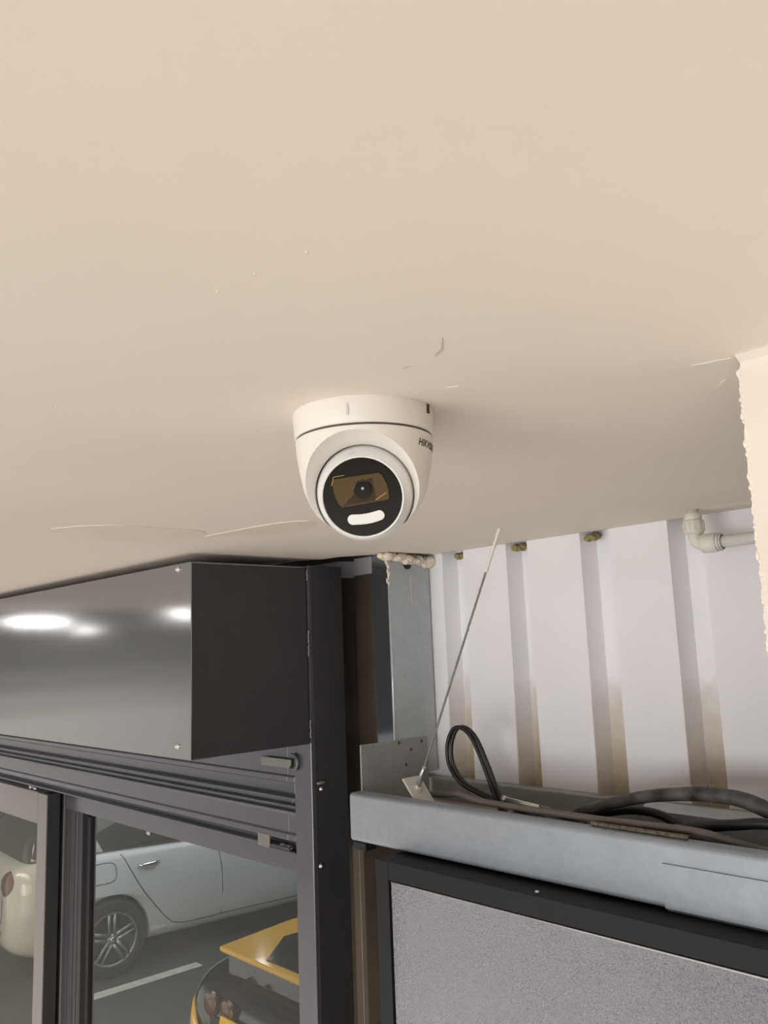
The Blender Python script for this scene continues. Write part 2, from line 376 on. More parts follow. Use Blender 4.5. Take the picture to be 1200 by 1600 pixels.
# --- bulkhead partition on the right with a torn vertical edge
mb = MB(); XB = -.2745; zs = []; z = CE
poly = [(1.7, CE)]
poly.append((XB+.012, CE)); poly.append((XB+.004, CE-.004)); poly.append((XB+.0005, CE-.012))
z = CE-.02
while z > FL:
    poly.append((XB+random.choice((0, .0006, .0012, -.0012, .002))+random.uniform(-.0008, .0008), z)); z -= random.uniform(.005, .016) if z > -.3 else .2
poly += [(XB, FL), (1.7, FL)]
mb.prism(poly, 'y', .655, .755)
bulk = struct(mb.build('wall_right', M['plaster'], base=(XB, .655, FL)))
k = MB(); 
for i in range(70):
    zz = CE-.012-i*.0045; k.blob((XB+random.uniform(-.0002, .0022), .6565, zz), random.uniform(.0012, .0030), .0022, random.uniform(.002, .0045), n=6, m=4)
o = k.build('torn_edge', M['plaster_edge'], bulk); o['label'] = 'ragged crumbly plaster edge'; o['kind'] = 'stuff'
k = MB(); k.extrude_x([(.6552, CE), (.6552, CE-.011), (.652, CE-.005), (.644, CE-.0005), (.640, CE)], XB+.004, 1.7); k.build('plaster_fillet', M['plaster'], bulk)

# --- hall around the camera, garage behind the glass
mb = MB(); mb.box(-10, 9, -10, 1.335, FL-.1, FL); struct(mb.build('floor', M['floor'], base=(0, 0, FL)))
mb = MB(); mb.box(-22, 9, 1.337, 18, FL-.1, FL); gfloor = struct(mb.build('floor', M['garage_floor'], base=(-5, 6, FL)), 'dark garage floor beyond the glass')
k = MB(); k.prism([(-7.33, 2.95), (-7.20, 2.95), (-7.18, 4.25), (-7.30, 4.25)], 'z', FL, FL+.002); k.build('floor_line', M['white_line'], gfloor)
mb = MB(); mb.box(-13, 9, -10, -.385, 2.2, 2.3); mb.box(-3.75, 9, -.385, -.36, CE+.012, 2.3); mb.box(-10, -3.75, -.385, 1.60, 2.2, 2.3); mb.box(-3.75, -3.73, -.385, 1.60, CE+.0125, 2.3)
struct(mb.build('ceiling', M['roof'], base=(0, -5, 2.2)), 'dark high hall roof behind the camera')
mb = MB(); mb.box(-10.1, -10, -10, 1.335, .20, 2.3); struct(mb.build('wall_left', M['roof'], base=(-10, -4, .20)), 'upper wall of the hall, left, darkened for the box reflection')
for z0_, z1_, m_, lab in ((-.12, .20, M['refl_band_dark'], 'dark grey band added on the hall wall, left, to grade the box reflection'), (-.36, -.12, M['refl_band_mid'], 'mid grey band added on the hall wall, left, to grade the box reflection'), (-.62, -.36, M['refl_band_light'], 'light grey band added on the hall wall, left, to grade the box reflection'), (FL, -.62, M['white_wall'], 'lower wall of the hall, left, whitened for the box reflection')):  # unseen wall tiers, toned to grade the reflection in the shutter box
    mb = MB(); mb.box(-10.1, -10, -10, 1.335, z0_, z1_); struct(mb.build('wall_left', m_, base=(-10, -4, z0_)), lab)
mb = MB(); mb.box(-13, 9, -10.1, -10, FL, 2.3); struct(mb.build('wall_rear', M['hall_wall'], base=(0, -10, FL)))
mb = MB(); mb.box(-22, 9, 18, 18.1, FL, 2.3); mb.box(-22.1, -22, 1.337, 18, FL, 2.3); struct(mb.build('wall_garage', M['garage_wall'], base=(-6, 18, FL)))
mb = MB(); mb.box(-22, 9, 1.60, 18, 2.3, 2.4); mb.box(-22, -1.3, 1.57, 1.60, CE+.10, 2.4); struct(mb.build('ceiling', M['roof'], base=(-6, 9, 2.3)), 'dark garage roof beyond the glass')

# ================================================================ SECURITY CAMERA
TC = Vector((-.575, .517, CE))
cam_t = thing('security_camera', 'white dome security camera with black round face screwed to the ceiling', 'security camera', TC)
def tz(h): return CE-h
k = MB(); k.lathe([(.0674, 0), (.0677, .001), (.0662, .0225), (.0656, .0238), (.0640, .0242)], TC, (0, 0, -1), n=96)
ring = k.build('mounting_ring', M['cam_white'], cam_t)
def on_ring(ang, r, h): return Vector((TC.x+r*math.cos(ang), TC.y+r*math.sin(ang), CE-h))
AF = math.atan2(-TC.y, -TC.x)            # direction from the dome towards the viewer side of the room
k = MB(); k.lathe([(.0645, .0238), (.0645, .0262)], TC, (0, 0, -1), n=96); k.build('seam', M['seam'], cam_t)
# notch: small dark latch slot in the ring
an = AF+math.radians(62)
k = MB(); c = on_ring(an, .0672, .0045); rad = Vector((math.cos(an), math.sin(an), 0)); tan = Vector((-math.sin(an), math.cos(an), 0))
k.obox(c, tan*.0022, Vector((0, 0, .0042)), rad*.0012); k.build('latch_slot', M['ink'], ring)
k = MB(); an = AF-math.radians(12); c = on_ring(an, .0673, .012); rad = Vector((math.cos(an), math.sin(an), 0)); tan = Vector((-math.sin(an), math.cos(an), 0))
k.obox(c, tan*.0009, Vector((0, 0, .0055)), rad*.0005); k.build('moulding_mark', M['emboss'], ring)
# housing
prof = [(.0640, .0258), (.0655, .0264), (.0650, .034), (.0636, .046), (.0612, .060), (.0580, .074), (.0530, .086), (.0470, .096), (.0395, .103), (.029, .108), (.016, .1105), (0, .111)]
prof = [(0, .0258)]+prof
k = MB(); k.lathe(prof, TC, (0, 0, -1), n=128)
housing = k.build('housing', M['cam_white'], cam_t)
BC = Vector((TC.x, TC.y, CE-.0745)); RB = .0462
axis = Vector((0, 0, Z0))+Vector((0, 0, 0))-Vector((BC.x, BC.y, BC.z+Z0)); axis.normalize()
sideways = axis.cross(Vector((0, 0, 1))).normalized(); upv = sideways.cross(axis).normalized()   # sideways: image left
if sideways.dot(_r) > 0: sideways = -sideways; 
upv = axis.cross(sideways); upv = upv if upv.z > 0 else -upv
axis = (axis + sideways*.135 - upv*.185).normalized()       # the eye looks a little left of and below the viewer
rightv = Vector((0, 0, 1)).cross(axis).normalized(); upv = axis.cross(rightv).normalized()
rl = math.radians(6.0)                                           # the eye is turned a little in its socket
fx = (rightv*math.cos(rl)+upv*math.sin(rl)).normalized(); fy = axis.cross(fx).normalized()
cut = MB(); cut.lathe([(0, -.010), (.0466, -.010), (.0468, .012), (.0500, .0165), (.0660, .0480), (.080, .080), (0, .080)], BC, axis, n=96)
cut = cut.build('cutter', M['cam_white'], cam_t)
bo = housing.modifiers.new('cut', 'BOOLEAN'); bo.operation = 'DIFFERENCE'; bo.object = cut; bo.solver = 'EXACT'
bake(housing); drop(cut)
housing.data.set_sharp_from_angle(angle=math.radians(28))
wn = housing.modifiers.new('wn', 'WEIGHTED_NORMAL'); wn.keep_sharp = True
# eyeball: sphere truncated at the face, with a rounded rim
FD = .0264; RF = .0380
prof = []
a0 = math.asin(RF/RB)
for i in range(25):
    a = math.radians(150)-(math.radians(150)-a0)*i/24; prof.append((RB*math.sin(a), RB*math.cos(a)))
prof += [(.0376, FD+.0004), (.0368, FD+.0003), (.0364, FD-.0012)]
k = MB(); k.lathe(prof, BC, axis, n=96); ball = k.build('eyeball', M['cam_ball'], cam_t)
k = MB(); k.lathe([(.0367, FD-.0012), (.0374, FD+.0006), (.0383, FD+.0004), (.0387, FD-.0010), (.0383, FD-.0030)], BC, axis, n=96); k.build('rim', M['cam_ball'], ball)
FCN = BC+axis*(FD-.0004)
k = MB(); k.lathe([(0, 0), (.0370, 0)], FCN, axis, n=96); face = k.build('face_glass', M['cam_face'], cam_t)
def fp(u, v, h=0): return FCN+fx*u+fy*v+axis*h
def face_poly(uv, h0, h1):
    n = len(uv); q = MB()
    q.add([fp(u, v, h0) for u, v in uv]+[fp(u, v, h1) for u, v in uv], [(i, (i+1) % n, n+(i+1) % n, n+i) for i in range(n)]+[tuple(reversed(range(n))), tuple(range(n, 2*n))])
    return q
def arc(cx, cy, r, a0, a1, n=8): return [(cx+r*math.cos(math.radians(a0+(a1-a0)*i/n)), cy+r*math.sin(math.radians(a0+(a1-a0)*i/n))) for i in range(n+1)]
# lens window: flat top and bottom, bowed sides
wtop, wbot = .0205, -.0060
win = [(-.0235, wtop-.0012), (-.0222, wtop), (.0185, wtop-.0006), (.0205, wtop-.002)]
for i in range(9):
    f = i/8; win.append((.0212+.0026*f+.0020*math.sin(PI*f), wtop-.003-(wtop-wbot-.004)*f))
win += [(.0220, wbot), (-.0205, wbot-.0003)]
for i in range(9):
    f = i/8; win.append((-.0225-.0020*f-.0016*math.sin(PI*f), wbot+.002+(wtop-wbot-.004)*f))
face_poly(win, .0001, .0004).build('lens_window', M['cam_window'], face)
win_o = [(u*1.05, (v-.007)*1.10+.007) for u, v in win]
n = len(win); q = MB(); q.add([fp(u, v, .0005) for u, v in win]+[fp(u, v, .0005) for u, v in win_o], [(i, (i+1) % n, n+(i+1) % n, n+i) for i in range(n)])
q.build('window_frame', M['cam_face'], face)
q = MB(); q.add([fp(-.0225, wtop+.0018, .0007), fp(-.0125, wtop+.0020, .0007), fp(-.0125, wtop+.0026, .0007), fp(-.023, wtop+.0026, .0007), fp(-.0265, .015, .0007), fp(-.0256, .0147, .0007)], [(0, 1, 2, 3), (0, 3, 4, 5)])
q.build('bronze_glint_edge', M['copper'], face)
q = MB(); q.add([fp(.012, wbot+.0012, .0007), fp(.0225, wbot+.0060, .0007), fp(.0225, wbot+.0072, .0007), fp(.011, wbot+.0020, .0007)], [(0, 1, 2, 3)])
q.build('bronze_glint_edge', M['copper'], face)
LC = (.0018, .0068)
face_poly([(-.0195, -.0054), (-.0135, -.0052), (.0125, -.0050), (.0125, .0165), (.0085, .0165), (-.002, .0095), (-.0085, .0030)], .0003, .0005).build('lens_mount', M['lens_mount'], face)
k = MB(); k.lathe([(.0092, .0004), (.0088, .0008), (.0080, .0009), (.0062, .0009), (.0040, .0009), (0, .0010)], fp(*LC), axis, n=40); lens = k.build('lens', M['lens'], face)
k = MB(); k.lathe([(.0014, .0014), (.0008, .0019), (0, .0020)], fp(LC[0]+.0001, LC[1]+.0014), axis, n=16); k.build('lens_glint', M['lens_blue'], lens)  # blue glint painted on as a small disc over the lens
# white light bar: pill, a little curved
bar = []
for i in range(13):
    u = -.0125+.025*i/12; bar.append((u+.0012, -.0152-.0022*math.cos(u/.0125*PI/2)+ .0012))
BU = -.0018
loop = arc(-.0108, -.0192, .0050, 255, 95, 8)+[(-.0108+.0250*i/8, -.0142-.0012*math.sin(PI*i/8)) for i in range(1, 8)]
loop += arc(.0142, -.0190, .0048, 85, -75, 8)+[(.0142-.0250*i/8, -.0240-.0012*math.sin(PI*i/8)) for i in range(1, 8)]
loop = [(u+BU, v) for u, v in loop]
o = face_poly(loop, 0, .0012).build('light_bar', M['diffuser'], face, bevel=.0005)
ol = [((u-.0016-BU)*1.07+.0016+BU, (v+.0192)*1.16-.0192) for u, v in loop]
n = len(loop); q = MB(); q.add([fp(u, v, .0003) for u, v in loop]+[fp(u, v, .0003) for u, v in ol], [(i, (i+1) % n, n+(i+1) % n, n+i) for i in range(n)]); q.build('bar_gasket', M['cam_face'], face)
# printed maker's mark wrapped round the housing (right of the eye)
def radius_at(h):
    for (r0, h0), (r1, h1) in zip(PR, PR[1:]):
        if h0 <= h <= h1: return r0+(r1-r0)*(h-h0)/(h1-h0)
    return .06
PR = [(.0655, .0264), (.0650, .034), (.0636, .046), (.0612, .060)]
tv, tf = text_mesh('HIKVISION', .0092, shear=.22, bold=.00022)
q = MB(); a_start = AF+math.radians(49)
def wrap(p):
    a = a_start+p.x/.065; h = .0405-p.y; r = radius_at(h)+.0002
    return on_ring(a, r, h)
q.add([wrap(p) for p in tv], tf); o = q.build('logo', M['ink'], cam_t); o['label'] = 'dark printed maker mark'
# embossed UP on the top of the eyeball
tv, tf = text_mesh('UP', .0052, bold=.00015)
q = MB()
def wrapb(p):
    w_ = (p.x-.0035-.002); ang = math.radians(62)+ (p.y/RB)
    d = axis*math.cos(PI/2-math.radians(90-62)+0) if False else None
    th = math.radians(60)-(-p.y)/RB*0 + p.y/RB
    dirv = (axis*math.cos(th)+fy*math.sin(th)+fx*(w_/RB)).normalized()
    return BC+dirv*(RB+.00015)
q.add([wrapb(p) for p in tv], tf); q.build('embossed_text', M['emboss'], ball)

# ================================================================ SHUTTER BOX (header) AND POST
BX1, BY0, BY1, BZ0, BZ1 = -1.599, .920, 1.232, -.218, .199
hb = thing('shutter_box', 'grey satin metal shutter box over the glass doors, left under the ceiling', 'shutter box', (-3.6, 1.08, BZ0))
# folded front cover with returned top and bottom
k = MB(); t = .0025
k.box(-6.1, BX1, BY0, BY0+t, BZ0, BZ1); k.box(-6.1, BX1, BY0+t, BY1, BZ1-t, BZ1); k.box(-6.1, BX1, BY0+t, BY0+.06, BZ0, BZ0+t)
k.build('front_cover', M['cover'], hb)
k = MB(); k.box(BX1-.004, BX1-.0008, BY0+.0035, BY1, BZ0+.001, BZ1-.003); o = k.build('end_plate', M['charcoal'], hb); o['label'] = 'dark charcoal end plate'
k = MB(); k.box(-6.1, BX1-.005, BY0+.05, BY1, BZ0+.003, BZ0+.006); k.build('bottom_plate', M['alu'], hb)
def screw_y(parent, x, y, z, r=.006):
    q = MB(); q.lathe([(r*1.25, 0), (r*1.25, .0012), (r*.85, .0016), (r*.8, .0045), (r*.5, .006), (0, .0064)], (x, y, z), (0, -1, 0), n=16); return q.build('screw', M['steel'], parent)
def screw_x(parent, x, y, z, r=.005):
    q = MB(); q.lathe([(r*1.3, 0), (r*1.3, .001), (r*.8, .0014), (r*.75, .004), (r*.4, .0056), (0, .006)], (x, y, z), (1, 0, 0), n=16); return q.build('screw', M['steel'], parent)
screw_y(hb, -1.655, BY0, .190-.002); screw_y(hb, -1.656, BY0, -.192); screw_y(hb, -5.2, BY0, .188); screw_y(hb, -5.2, BY0, -.192)

post = thing('door_post', 'tall dark grey square steel post beside the shutter box', 'post', (-1.633, 1.289, FL))
k = MB(); k.box(-1.667, BX1, 1.2365, 1.343, FL, .203); k.build('tube', M['alu'], post, bevel=.0025)
k = MB(); k.box(BX1-.001, BX1+.0012, 1.246, 1.3425, FL, .203); k.build('side_plate', M['charcoal'], post)
screw_x(post, BX1+.001, 1.256, -.492, .0045); screw_x(post, BX1+.001, 1.262, -.322, .004)
k = MB(); k.blob((BX1+.001, 1.262, -.308), .003, .013, .0035, .25); k.build('paint_chip', M['weld'], post)
for za, zb in ((.170, .192), (.02, .045), (-.012, .012), (-.20, -.165)):
    q = MB(); z = za
    while z < zb: q.blob((BX1+.0008, 1.2355+random.uniform(-.001, .001), z), .0018, .0022, .004, .25, 6, 5); z += .0058
    q.build('weld_bead', M['weld'], post)

# ---------------------------------------------------------------- door track
tr = thing('door_track', 'long ribbed grey aluminium track running under the shutter box', 'door track', (-3.6, 1.27, -.47))
prof = [(1.31, -.226), (1.242, -.226), (1.242, -.296), (1.2385, -.299), (1.2385, -.311), (1.245, -.314), (1.262, -.318), (1.262, -.345), (1.240, -.347), (1.2385, -.3495), (1.240, -.352), (1.254, -.354), (1.254, -.363), (1.240, -.365), (1.2385, -.3675), (1.240, -.370), (1.252, -.372), (1.252, -.377), (1.240, -.3785), (1.2385, -.381), (1.240, -.385), (1.242, -.387), (1.242, -.428), (1.2385, -.432), (1.2385, -.446), (1.245, -.449), (1.264, -.452), (1.264, -.4615), (1.242, -.463), (1.2395, -.465), (1.2395, -.469), (1.246, -.471), (1.31, -.471)]
k = MB(); k.prism(prof, 'x', -6.1, -1.700); k.build('profile', M['alu'], tr, bevel=.0012)
k = MB(); k.prism([p for p in prof if p[1] > -.4475]+[(1.31, -.446)], 'x', -1.700, -1.669); k.build('profile_end', M['alu'], tr, bevel=.0012)
# stop bracket with an open dark end below the track
k = MB(); k.box(-1.826, -1.775, 1.2375, 1.2395, -.474, -.444); k.build('stop_plate', M['alu_light'], tr, bevel=.0005)
k = MB(); k.box(-1.775, -1.669, 1.236, 1.2375, -.472, -.469); k.box(-1.700, -1.669, 1.2376, 1.30, -.4725, -.4705); k.box(-1.775, -1.669, 1.262, 1.264, -.470, -.447); k.build('open_channel', M['charcoal'], tr)
for x in (-1.71, -1.735):
    q = MB(); q.blob((x, 1.25, -.466), .012, .008, .006, .3); q.build('debris', M['galv_dull'], tr)
# clip with hooked end under the box end
k = MB(); k.box(-1.797, -1.672, 1.2300, 1.2340, -.2775, -.2575); k.build('clip_strip', M['alu_light'], tr, bevel=.0004)
k = MB(); k.tube([(-1.662+.017*math.cos(a), 1.2305, -.262+.017*math.sin(a)) for a in [math.radians(110-i*20) for i in range(13)]], .0042, n=8); k.build('clip_hook', M['alu'], tr)
# ---------------------------------------------------------------- sliding leaf and fixed screen
leaf = thing('sliding_door', 'grey framed sliding glass door leaf with pane tinted amber for a brown reflection, far left', 'door', (-3.9, 1.275, FL))
LX = -3.213
k = MB(); k.box(LX-.088, LX, 1.250, 1.300, FL+.03, -.492); st = k.build('stile', M['alu_light'], leaf, bevel=.002)
k = MB(); k.box(LX-.0004, LX+.0016, 1.2535, 1.2985, FL+.03, -.4925); o = k.build('edge_strip', M['charcoal'], leaf); o['label'] = 'charcoal closing edge'
k = MB(); k.box(-5.3, LX-.088, 1.250, 1.300, -.604, -.490); k.build('top_rail', M['alu_light'], leaf, bevel=.002)
k = MB(); k.box(LX-.058, LX-.010, 1.262, 1.292, -.4925, -.4905); k.build('open_end', M['rubber'], leaf)
k = MB(); k.box(-5.4, -5.3, 1.250, 1.300, FL+.03, -.49); k.build('stile', M['alu_light'], leaf, bevel=.002)
k = MB(); k.box(-5.3, LX-.088, 1.250, 1.300, FL+.03, FL+.15); k.build('bottom_rail', M['alu_light'], leaf, bevel=.002)
k = MB(); k.box(-5.3, LX-.088, 1.272, 1.278, FL+.15, -.604); o = k.build('pane', M['glass_amber_refl'], leaf); o['label'] = 'glass pane tinted amber to imitate a brown reflection'
k = MB(); k.box(-3.42, -3.385, 1.262, 1.264, -.492, -.476); k.box(-3.375, -3.345, 1.259, 1.262, -.487, -.480); k.lathe([(0, -.004), (.008, -.004), (.008, .004), (0, .004)], (-3.40, 1.2585, -.482), (0, 1, 0), n=16); k.build('roller', M['steel'], leaf)
fs_ = thing('fixed_glass_screen', 'fixed glass screen in dark frame between sliding leaf and post', 'glass screen', (-2.4, 1.325, FL))
k = MB(); k.box(-3.36, -3.040, 1.312, 1.352, FL, -.474); stile = k.build('stile', M['charcoal'], fs_, bevel=.002)
for x in (-3.150, -3.105, -3.075):
    q = MB(); q.box(x, x+.004, 1.3095, 1.3125, FL, -.55); q.build('stile_rib', M['alu'], stile)
q = MB(); q.box(-3.199, -3.194, 1.308, 1.35, FL, -.475); q.build('edge_bead', M['alu_light'], stile)
k = MB(); k.box(-3.040, -3.012, 1.3285, 1.352, FL, -.56); k.build('glazing_bead', M['alu_dark'], fs_)
k = MB(); k.box(-3.194, -1.669, 1.308, 1.352, -.545, -.473); k.build('top_rail', M['alu'], fs_, bevel=.002)
k = MB(); k.box(-3.040, -1.669, 1.308, 1.352, FL, FL+.12); k.build('bottom_rail', M['alu'], fs_, bevel=.002)
k = MB(); k.box(-3.012, -1.668, 1.336, 1.342, FL+.12, -.545); k.build('pane', M['glass'], fs_)
k = MB(); k.box(-3.012, -1.668, 1.330, 1.336, -.551, -.545); k.build('gasket', M['rubber'], fs_)
q = MB(); q.box(-2.60, -2.575, 1.334, 1.336, -.566, -.556); q.build('glazing_clip', M['steel'], fs_)

# ================================================================ STEEL COLUMN, PLATE, BEAMS
col = thing('steel_column', 'galvanised steel column against the wall behind the post', 'steel column', (-1.448, 1.406, -.29))
k = MB(); x0, x1, y0, y1, t = -1.478, -1.420, 1.338, 1.474, .004
k.prism([(x1, y0), (x1, y1), (x0, y1), (x0, y1-t), (x1-t, y1-t), (x1-t, y0)], 'z', -.292, CE-.002)
k.build('channel', M['galv'], col)
k = MB(); k.box(x0, x1-.0042, y0+.0006, y0+.0046, -.292, CE-.002); k.box(x0, x0+.004, y0+.0047, y1-.0045, -.292, CE-.002); o = k.build('front_flange', M['galv_mirror'], col); o['label'] = 'smooth dark reflective front flange'
k = MB(); k.lathe([(.0125, 0), (.0125, .0022), (.010, .003), (0, .0030)], (x1, 1.401, .195), (1, 0, 0), n=24); o = k.build('hole_plug', M['rubber'], col); o['label'] = 'black plug in a round hole'
k = MB(); k.prism([(1.409, .165), (1.4105, .165), (1.4115, .13), (1.4118, .10), (1.4106, .10), (1.4098, .13)], 'x', x1, x1+.0003); k.build('rust_run', M['clad_stain'], col)
k = MB(); k.tube([(x1+.0008, y0-.0004, .12), (x1+.0008, y0-.0004, -.28)], .0011, n=6); k.build('bright_edge', M['bright_edge'], col)
foam = MB()
for i in range(34):
    f = i/33; foam.blob((x1+random.uniform(-.012, .010), 1.328+f*.155, CE-.006-.010*f-random.uniform(0, .006)), random.uniform(.009, .014), random.uniform(.009, .014), random.uniform(.007, .010+.007*f), .10, 12, 8)
for i in range(12):
    f = i/11; foam.blob((x1+random.uniform(-.004, .003), y0-.002+random.uniform(-.003, .003), CE-.010-f*.062), .0042-.002*f, .0036-.0015*f, .006, .35, 8, 6)
tag(foam.build('expanding_foam', M['foam'], base=(x1, 1.40, CE)), 'lumpy cream foam bead sealing the column top to the ceiling', 'foam')
pl_ = thing('gusset_plate', 'flat grey steel gusset plate with rusty holes bolted to the column foot', 'steel plate', (-1.415, 1.33, -.40))
k = MB(); k.prism([(1.231, -.209), (1.439, -.2105), (1.439, -.40), (1.231, -.40)], 'x', -1.4195, -1.4155); k.build('plate', M['galv_dull'], pl_, bevel=.0006)
for (y, z) in ((1.346, -.2155), (1.419, -.2195), (1.384, -.2345), (1.366, -.266)):
    q = MB(); q.lathe([(.0036, 0), (.0034, .0007), (0, .0005)], (-1.4155, y, z), (1, 0, 0), n=12); q.build('rusty_hole', M['rust'], pl_)

beam = thing('front_beam', 'galvanised steel channel beam crossing in front of the white cladding, right', 'steel beam', (-.3, 1.21, -.402))
BYF = 1.195
def chan(y, zt, zb, d, lip, t=.0035, rr=.008):
    out = []
    for i in range(5):
        a = math.radians(90+90*i/4); out.append((y+rr+rr*math.cos(a), zt-rr+rr*math.sin(a)))
    for i in range(5):
        a = math.radians(180+90*i/4); out.append((y+rr+rr*math.cos(a), zb+rr+rr*math.sin(a)))
    inner = [(y+d, zb), (y+d, zb+lip), (y+d-t, zb+lip), (y+d-t, zb+t), (y+t, zb+t), (y+t, zt-t), (y+d-t, zt-t), (y+d-t, zt-lip), (y+d, zt-lip), (y+d, zt)]
    return out+inner
k = MB(); k.prism(chan(BYF, -.3035, -.401, .034, .010), 'x', -1.4155, .9); k.build('channel', M['galv_blue'], beam, bevel=.0008)
k = MB(); k.prism([(BYF-.0034, -.336), (BYF-.0002, -.336), (BYF-.0002, -.3995), (BYF+.006, -.4035), (BYF+.006, -.4055), (BYF-.0008, -.4015), (BYF-.0034, -.399)], 'x', -.692, .9); o = k.build('splice_plate', M['galv_blue'], beam); o['label'] = 'overlapping splice plate'
k = MB(); k.box(-1.413, -1.375, 1.20, 1.23, -.418, -.4035); k.build('gap_shade', M['rubber'], beam)  # black block stands in for the shade of the gap under the beam end
bb = thing('rear_beam', 'dull galvanised channel at the foot of the white cladding behind the cables', 'steel beam', (-.3, 1.455, -.40))
k = MB(); k.prism(chan(1.449, -.303, -.40, .028, .008, rr=.004), 'x', -1.475, .9); k.build('channel', M['galv_dull'], bb, bevel=.0006)
k = MB(); k.prism([(1.425, -.312), (1.449, -.300), (1.449, -.302), (1.427, -.3145), (1.427, -.40), (1.425, -.40)], 'x', -.86, .9); k.build('lap_sleeve', M['galv'], bb, bevel=.0005)
k = MB(); k.box(-1.41, -1.16, 1.30, 1.44, -.372, -.350); tag(k.build('timber_offcut', M['lath'], base=(-1.3, 1.37, -.372)), 'pale timber offcut lying between the beams near the gusset plate', 'timber')
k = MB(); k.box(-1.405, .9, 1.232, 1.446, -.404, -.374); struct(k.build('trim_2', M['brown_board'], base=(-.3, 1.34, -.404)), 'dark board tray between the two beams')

# ---------------------------------------------------------------- wire rope brace
wr = thing('wire_brace', 'slanting steel wire rope from ceiling down to a bolted foot plate', 'wire rope', (-1.277, 1.257, -.30))
A = Vector((-1.272, 1.257, -.291)); B = Vector((-1.021, 1.267, CE+.004)); d = (B-A).normalized()
def rope(a, b, r, turns, n=5, steps=160):
    q = MB(); a = Vector(a); b = Vector(b); t = (b-a).normalized(); u = t.cross(Vector((0, 1, 0))).normalized(); v = t.cross(u)
    for s_ in range(3):
        q.tube([a+(b-a)*i/steps+(u*math.cos(2*PI*(turns*i/steps+s_/3))+v*math.sin(2*PI*(turns*i/steps+s_/3)))*r*.52 for i in range(steps+1)], r*.55, n=n)
    return q
rope(A+d*.035, B, .0026, 42).build('strand', M['wire'], wr)
q = MB(); pts = [A+d*((B-A).length*(.835+.165*i/14)) for i in range(15)]; q.tube(pts, [.0034+random.uniform(-.0004, .0007) for _ in pts], n=9); q.build('painted_end', M['wire_paint'], wr)
q = MB(); q.tube([A+d*.004, A+d*.042, A+d*.052], [.0060, .0052, .0036], n=14); q.build('ferrule', M['steel'], wr)
pn = Vector((.76, 0, .65)).normalized(); pu = Vector((0, 1, 0)); pv = pu.cross(pn).normalized()
if pv.x < 0: pv = -pv
pc = A+pv*.006
q = MB(); q.obox(pc, pu*.0245, pv*.034, pn*.0022); q.build('foot_plate', M['foot'], wr, bevel=.0008)
q = MB(); q.lathe([(.0105, .0022), (.0105, .0034), (.0088, .0036), (.0080, .0085), (.0062, .0095), (0, .0095)], A, pn, n=6, smooth=False); q.lathe([(.0115, .002), (.0115, .0034), (.006, .0036)], A, pn, n=24); q.build('nut', M['foot'], wr, bevel=.0004)

# ---------------------------------------------------------------- cables in the tray
def cable(name, label, pts, r, m, n=10, flat=1.0, cat='cable', twin=None):
    path = smooth_path(pts, 7); q = MB()
    if isinstance(r, list): r = [r[min(i//7, len(r)-1)]+(r[min(i//7+1, len(r)-1)]-r[min(i//7, len(r)-1)])*(i % 7)/7 for i in range(len(path))]
    q.tube(path, r, n=n, flat=flat)
    if twin: q.tube([p+Vector(twin) for p in path], r, n=n)
    return tag(q.build(name, m, base=(pts[0][0], pts[0][1], pts[0][2])), label, cat)
cable('cable_loop', 'glossy black twin cable standing up in a tall loop beside the wire brace', [(-1.105, 1.325, -.350), (-1.119, 1.335, -.327), (-1.136, 1.335, -.292), (-1.157, 1.335, -.244), (-1.183, 1.335, -.195), (-1.210, 1.335, -.174), (-1.237, 1.335, -.178), (-1.255, 1.335, -.212), (-1.252, 1.335, -.251), (-1.225, 1.336, -.284), (-1.179, 1.338, -.302), (-1.105, 1.352, -.325), (-1.0, 1.375, -.350)], .0042, M['black_cable'], twin=(.0085, .004, .001))
cable('grey_cable', 'dusty grey cable lying along the back of the front beam', [(-1.35, 1.345, -.318), (-1.29, 1.318, -.312), (-1.222, 1.290, -.302), (-1.160, 1.262, -.291), (-1.116, 1.245, -.292), (-1.061, 1.243, -.2955), (-.957, 1.240, -.2965), (-.877, 1.240, -.2965), (-.802, 1.241, -.2965), (-.710, 1.243, -.295), (-.647, 1.245, -.296), (-.599, 1.247, -.304), (-.553, 1.25, -.311), (-.40, 1.26, -.33), (0, 1.27, -.34)], .0062, M['grey_cable'])
cable('black_hose', 'thick dusty black hose arching over the tray on the right', [(-1.06, 1.338, -.360), (-.999, 1.342, -.338), (-.947, 1.345, -.318), (-.890, 1.345, -.297), (-.811, 1.345, -.275), (-.750, 1.345, -.264), (-.693, 1.345, -.258), (-.640, 1.345, -.259), (-.605, 1.345, -.267), (-.577, 1.345, -.280), (-.545, 1.343, -.304), (-.51, 1.340, -.34), (-.49, 1.34, -.36)], [.0095, .0095, .0095, .0100, .0105, .0110, .0120, .0125, .0130, .0130, .0130, .0130, .013], M['dusty'], n=16, cat='hose')
cable('black_hose', 'thinner black hose tucked under the dusty arching hose', [(-1.033, 1.372, -.344), (-.958, 1.374, -.328), (-.901, 1.375, -.314), (-.841, 1.376, -.304), (-.79, 1.377, -.308), (-.74, 1.378, -.330), (-.68, 1.380, -.355)], .0080, M['black_cable'], n=12, cat='hose')
cable('black_cable', 'thin black cable rising to the right below the arching hose', [(-.86, 1.29, -.335), (-.79, 1.30, -.322), (-.736, 1.30, -.312), (-.675, 1.30, -.300), (-.622, 1.30, -.290), (-.572, 1.30, -.283), (-.48, 1.305, -.285), (-.38, 1.31, -.30), (0, 1.32, -.34)], .0060, M['black_cable'], flat=1.4)
